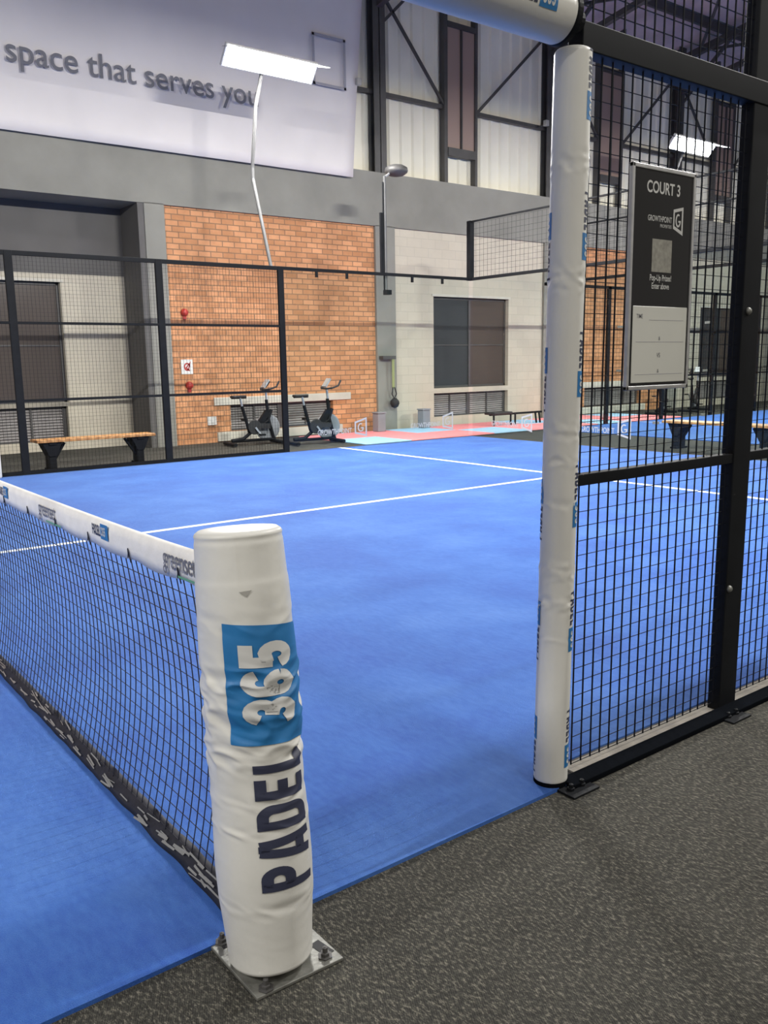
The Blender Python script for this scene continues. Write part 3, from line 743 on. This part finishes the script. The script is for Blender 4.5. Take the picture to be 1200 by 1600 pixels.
for a, c, z in ((1.225, 1.42, 1.572), (1.155, 1.425, 1.499), (1.155, 1.425, 1.390)): ln.box(a-1.29, c-1.29, -.0070, -.0066, z-1.7-.0008, z-1.7+.0008)
build('ruled_lines', ln, M_PALETXT, wbp)

# ================================================================== BANNER
bn = thing('wall_banner', 'large pale grey banner with grey lettering high on the back wall', 'banner', (4, YW-.12, 5.0))
mb = MB(); nx, nz = 70, 20; vs = []
for i in range(nx+1):
    for j in range(nz+1):
        x = -9+ (13.05+.33*j/nz*1.0)*i/nx+.0; x = -13+i*(18.05+.38*j/nz)/nx; z = j/nz*4.0
        vs.append((x, .02*noise.noise(Vector((x*.5, z*.4, 2)))*2, z))
mb.add(vs, [(i*(nz+1)+j, (i+1)*(nz+1)+j, (i+1)*(nz+1)+j+1, i*(nz+1)+j+1) for i in range(nx) for j in range(nz)])
o = build('fabric', mb, M_BANNER, bn, smooth=True); md = o.modifiers.new('thick', 'SOLIDIFY'); md.thickness = .01
T_ = text_shape('space that serves you', 1.0, .006, 'LEFT')
x_s = max(v[0] for v in text_shape('space that serves', 1.0, .006, 'LEFT')[0]); s_ = (6.10-2.67)/x_s
mapped('lettering', ([(a*s_, b_*s_*1.05) for a, b_ in T_[0]], T_[1]), lambda a, b_: (2.67+a-4, -.06, .97+b_), M_GREYTXT, bn)
lg = MB(); bx = (8.15, 8.90, 6.55, 7.45)
for a in ((bx[0], bx[1], bx[2], bx[2]+.05), (bx[0], bx[1], bx[3]-.05, bx[3]), (bx[0], bx[0]+.05, bx[2], bx[3]), (bx[1]-.05, bx[1], bx[2], bx[3])): lg.box(a[0]-4, a[1]-4, -.062, -.058, a[2]-5, a[3]-5)
build('outline_box', lg, M_PALETXT, bn)

# ================================================================== LAMPS
M_POLE = noisy(mat('grey_pole_paint', (.10, .10, .10), .7), 6, .1)
def floodlight(label, x, y, z, pole=None, rz=0., energy=COURTLAMP, back=1, base_z=0):
    """long LED floodlight on a cranked pole; back=+1 stands on the far side and faces -y"""
    t_ = thing('floodlight', label, 'lamp', (x, y, z), 0 if back > 0 else PI, 'long court floodlights')
    tilt = R(50 if back > 0 else 64)
    hb = MB(); hb.box(-.8, .8, -.17, .17, -.03, .03)
    ca, sa = math.cos(tilt), math.sin(tilt)
    def rt_(m_):
        m_.v = [(a, b_*ca+c*sa, -b_*sa+c*ca) for a, b_, c in m_.v]; return m_
    # local +y is away from the court: the face looks down and toward -y
    build('housing', rt_(hb), M_HOOD, t_, bev=.01)
    build('led_face', rt_(MB().box(-.77, .77, -.15, .15, -.034, -.031)), M_LED, t_)
    build('cutoff_visor', MB().bar((0, .02, .11), (0, -.46, -.03), 1.6, .012), M_HOOD, t_, bev=.002)  # added to cut the light off so the upper wall stays dark
    if pole:
        build('pole', MB().tube([(a-x if back > 0 else -(a-x), (b_-y)*(1 if back > 0 else -1), c-z) for a, b_, c in pole], .028, 12), M_POLE, t_, smooth=False)
    a_ = area('led_light', (0, -.032, -.046), (1.5, .08), energy, (-tilt*1.0, 0, 0), (1, .98, .94), t_)
    return t_
PL = [(5.83, 10.12, 2.9), (5.83, 10.60, 4.33), (5.83, 10.60, 4.5), (5.83, 10.42, 5.38), (5.88, 10.25, 5.9)]
floodlight('glaring floodlight on cranked pole in front of the banner', 5.96, 10.15, 5.94, PL)
floodlight('bright long floodlight over second court, above the court sign', 16.9, 10.1, 6.15, [(16.9, 10.1, 2.9), (16.9, 10.7, 4.3), (16.9, 10.6, 5.4), (16.9, 10.3, 6.1)])
for x in (5.9, -6.6, 17.5): 
    yb = -.95
    floodlight({5.9: 'long floodlight on the near sideline pole right of the sign, outside the frame', -6.6: 'long floodlight on the near sideline behind the viewer, left of the net', 17.5: 'long floodlight on the near sideline of the second court'}[x], x, -.45, 6.0, [(x, -.35, 0), (x, -.95, 4.3), (x, -.8, 5.4), (x, -.5, 5.95)], back=-1)

# thin pole with round head at glass joint
t_ = thing('round_head_pole', 'slim grey pole with dark oval head rising above the far glass', 'pole', (8.13, 10.16, 2.6))
build('pole', MB().tube([(0, 0, 0), (0, 0, 1.95)], .025, 12), M_POLE, t_); build('cable', MB().tube([(-.04, 0, .0), (-.04, 0, 1.85)], .012, 8), M_BLACK, t_)
build('clamp', MB().box(-.05, .05, -.095, .02, -.02, .06), M_BLACK, t_)
h_ = MB().lathe([(.001, -.09), (.12, -.075), (.19, -.03), (.2, .0), (.19, .05), (.12, .09), (.001, .1)], 28, (.26, 0, 2.06)); build('lamp_head', h_, M_STEEL, t_, smooth=True)
build('arm', MB().tube([(0, 0, 1.93), (.1, 0, 2.0)], .02, 8), M_ALU, t_)

# ================================================================== BENCHES
def bench(label, loc, rz, L):
    t_ = thing('wooden_bench', label, 'bench', loc, rz, 'timber benches with black trestle legs')
    for k in range(2): build('seat_plank', MB().box(-L/2, L/2, -.17+k*.175, -.005+k*.175, .40, .44), M_WOOD, t_, bev=.008)
    for s_ in (-1, 1):
        X = s_*(L/2-.22); m_ = MB()
        m_.box(X-.05, X+.05, -.14, .14, .36, .40); m_.add([(X-.14, -.12, .40), (X+.14, -.12, .40), (X+.05, -.12, .2), (X-.05, -.12, .2), (X-.14, .12, .40), (X+.14, .12, .40), (X+.05, .12, .2), (X-.05, .12, .2)],
            [(0, 3, 2, 1), (4, 5, 6, 7), (0, 1, 5, 4), (1, 2, 6, 5), (2, 3, 7, 6), (3, 0, 4, 7)])
        m_.box(X-.05, X+.05, -.10, .10, .02, .22); m_.box(X-.06, X+.06, -.15, .15, 0, .03)
        m_.bar((X-s_*.03, 0, .12), (X-s_*.2, 0, .38), .06, .03)
        build('leg', m_, M_BLACK, t_, bev=.005)
    return t_
bench('honey coloured wooden bench behind the far mesh fence on the left', (2.95, 10.42, 0), 0, 1.72)
bench('wooden bench between the two courts, seen through the near mesh', (10.8, 5.28, 0), PI/2, 1.9)

# ================================================================== EXERCISE BIKES
def bike():
    t_ = thing('exercise_bike', 'x', 'exercise bike', (0, 0, 0), 0, 'spin bikes along the brick wall')
    f = MB(); f.tube([(-.42, 0, .10), (-.2, 0, .12), (.05, 0, .30), (.28, 0, .42), (.36, 0, .62)], .032, 8); f.tube([(-.08, 0, .24), (-.2, 0, .70)], .03, 8)
    f.tube([(.40, 0, .07), (.30, 0, .44), (.27, 0, .80)], .03, 8); f.tube([(-.42, 0, .09), (.42, 0, .09)], .026, 8); f.bar((.05, .0, .28), (.28, 0, .58), .06, .1)
    build('frame', f, M_BLACK, t_)
    for x in (-.45, .45):
        g_ = MB(); g_.tube([(x, -.26, .045), (x, .26, .045)], .033, 10); build('foot_bar', g_, M_BLACK, t_)
    fw = MB().lathe([(.02, -.03), (.21, -.03), (.235, -.022), (.235, .022), (.21, .03), (.02, .03)], 32, (.30, .06, .30), 'Y'); build('flywheel', fw, M_BIN, t_)
    cg = MB(); cg.lathe([(.02, -.02), (.12, -.02), (.13, 0), (.12, .02), (.02, .02)], 24, (0, -.06, .32), 'Y'); cg.bar((0, -.06, .35), (.30, -.06, .33), .03, .09); build('chain_guard', cg, M_RUBBER, t_)
    build('crank', MB().bar((0, -.1, .32), (.10, -.1, .19), .02, .03), M_SILV, t_); build('crank', MB().bar((0, .1, .32), (-.10, .1, .45), .02, .03), M_SILV, t_)
    for s_, p_ in ((-1, (.10, -.16, .19)), (1, (-.10, .16, .45))): build('pedal', MB().box(p_[0]-.05, p_[0]+.05, p_[1]-.045, p_[1]+.045, p_[2]-.015, p_[2]+.015), M_BLACK, t_)
    sd = MB(); n = 14
    prf = [(-.15, .075), (-.11, .085), (-.04, .07), (.03, .035), (.11, .022), (.13, .012)]
    vs = []; fs = []
    for x, wy in prf:
        for yy, zz_ in ((-wy, 0), (-wy*.6, .03), (0, .02), (wy*.6, .03), (wy, 0), (0, -.03)): vs.append((x-.24, yy, .86+zz_))
    for i in range(len(prf)-1):
        for j in range(6): fs.append((i*6+j, i*6+(j+1) % 6, (i+1)*6+(j+1) % 6, (i+1)*6+j))
    sd.add(vs, fs+[tuple(range(6)), tuple(range(30, 36))]); build('saddle', sd, M_RUBBER, t_, smooth=True)
    build('seat_post', MB().tube([(-.19, 0, .66), (-.23, 0, .85)], .02, 10), M_SILV, t_)
    build('handlebar_stem', MB().tube([(.28, 0, .78), (.26, 0, .98)], .022, 10), M_SILV, t_)
    hb = MB()
    for s_ in (-1, 1): hb.tube([(.20, 0, .98), (.22, s_*.12, .98), (.26, s_*.21, .99), (.38, s_*.22, 1.03), (.44, s_*.20, 1.12)], .017, 8)
    build('handlebar', hb, M_RUBBER, t_)
    cs = MB(); cs.add([(a, s_*.075, c) for s_ in (-1, 1) for a, c in ((.22, 1.0), (.32, 1.14), (.30, 1.16), (.20, 1.02))], [(0, 1, 2, 3), (4, 7, 6, 5), (0, 4, 5, 1), (1, 5, 6, 2), (2, 6, 7, 3), (3, 7, 4, 0)]); build('console', cs, M_SILV, t_)
    return t_
b1 = bike()
labs = ['black exercise bike left of the thick fence post, before brick wall', 'black exercise bike right of the thick fence post, by the blue mat',
        'exercise bike seen through near mesh under the court sign, nearer the gate post', 'exercise bike seen through near mesh under the court sign, farther right']
for i, (x, y, rz) in enumerate(((6.20, 11.60, -.10), (7.08, 10.95, -.10), (17.7, 11.2, .3), (19.1, 11.2, .3))):
    o = b1 if i == 0 else copy_tree(b1)
    o.location = (x, y, 0); o.rotation_euler = (0, 0, rz); o['label'] = labs[i]

# ================================================================== WALL FITTINGS, SMALL THINGS
def wb_(name, label, cat, x, z, fn): 
    t_ = thing(name, label, cat, (x, YW+.04, z)); fn(t_); return t_
def bell(t_):
    build('housing', MB().lathe([(.001, -.09), (.04, -.085), (.065, -.05), (.07, 0)], 18, (0, 0, 0), 'Y'), M_RED, t_, smooth=True); build('bracket', MB().box(-.03, .03, -.03, 0, -.12, -.04), M_RED, t_)
wb_('alarm_bell', 'small red alarm fitting high on the brick wall, upper of two', 'alarm', 5.42, 2.35, bell)
wb_('alarm_bell', 'small red call point low on the brick wall under the square sign', 'alarm', 5.44, 1.07, bell)
def fsign(t_):
    build('plate', MB().box(-.11, .11, -.01, 0, -.13, .13), M_WPLAS, t_); v_, f_ = stroke(arc(0, 0, .05, .06, 0, 300, 12)+[(.06, .07), (-.02, -.02), (.05, -.07)], .025)
    m_ = MB(); m_.add([(a, -.012, c) for a, c in v_], f_); build('symbol', m_, M_RED, t_, recalc=False)
wb_('safety_sign', 'small square white sign with red symbol on brick wall', 'sign', 5.42, 1.40, fsign)
def sock(t_): build('plate', MB().box(-.09, .09, -.04, 0, -.08, .08), M_WPLAS, t_, bev=.01); build('switch', MB().box(-.03, .03, -.05, -.04, -.03, .03), M_WPLAS, t_)
wb_('socket_box', 'small white socket box on brick wall left of the louvre', 'socket', 5.85, .41, sock)
t_ = thing('suspension_trainer', 'olive strap with black handles hanging on grey column', 'strap', (9.98, YW-.13, 1.5))
build('strap', MB().box(-.03, .03, -.012, .0, -.62, 0), M_GREEN, t_); build('bracket', MB().box(-.28, .06, -.03, .105, -.02, .05), M_STEEL, t_)
m_ = MB(); m_.tube([(-.02, -.02, -.6), (-.06, -.03, -.74), (0, -.03, -.84), (.06, -.03, -.74), (.02, -.02, -.6)], .012, 8); build('handle_loop', m_, M_RUBBER, t_)
build('handle_grip', MB().lathe([(.001, -.12), (.07, -.09), (.1, -.02), (.09, .04), (.04, .09), (.001, .1)], 16, (.01, -.03, -.92)), M_RUBBER, t_, smooth=True)
for x, y, hh, lab in ((9.39, 12.1, .40, 'grey upright box on the mats before the right brick edge'), (10.63, 12.15, .41, 'grey upright box on the mats before the cream block wall')):
    t_ = thing('grey_pedestal', lab, 'box', (x, y, .02)); build('body', MB().box(-.1, .1, -.1, .1, 0, hh-.03), M_BIN, t_, bev=.02); build('cap', MB().box(-.11, .11, -.11, .11, hh-.03, hh), M_BIN, t_, bev=.01)
t_ = thing('low_bench_frame', 'low black padded bench frame standing on pink mats', 'bench', (12.75, 11.5, .021))
build('top_pad', MB().box(-.82, -.25, -.16, .16, .23, .29), M_RUBBER, t_, bev=.02); build('frame', MB().box(-.8, .82, -.03, .03, .21, .25), M_BLACK, t_)
for x, lean in ((-.8, -.03), (-.28, -.04), (-.14, -.04), (.5, 0), (.62, 0), (.8, 0)): build('leg', MB().bar((x, -.12, .23), (x+lean, -.16, 0), .03, .03), M_BLACK, t_)
t_ = thing('white_ball', 'small white ball on the floor seen just right of the gate post', 'ball', (15.2, 11.0, .122)); 
bm = bmesh.new(); bmesh.ops.create_icosphere(bm, subdivisions=3, radius=.10); me = bpy.data.meshes.new('shell'); bm.to_mesh(me); bm.free(); me.materials.append(M_WPLAS)
for p_ in me.polygons: p_.use_smooth = True
o = bpy.data.objects.new('shell', me); C.objects.link(o); o.parent = t_
# short white padded post at far left edge
t_ = thing('gate_post_stub', 'short white padded post at the left edge behind the net', 'post', (1.44, 9.92, .012))
build('padding', MB().lathe([(.07, 0), (.08, .02), (.08, .57), (.07, .6), (.001, .605)], 24), M_VINYL, t_, smooth=True)
# small bracket lamps on the girt
for x, lab in ((9.22, 'small bracket lamp on the high rail beside the banner edge'), (14.55, 'small bracket lamp on the high rail beside the white gate padding')):
    t_ = thing('bracket_lamp', lab, 'lamp', (x, YW+.02, 6.74), 0, 'small bracket lamps on the high rail'); build('arm', MB().tube([(0, .1, 0), (0, -.12, .02)], .02, 8), M_STEEL, t_); build('head', MB().box(-.05, .05, -.2, -.1, -.03, .1), M_ALU, t_, bev=.01)
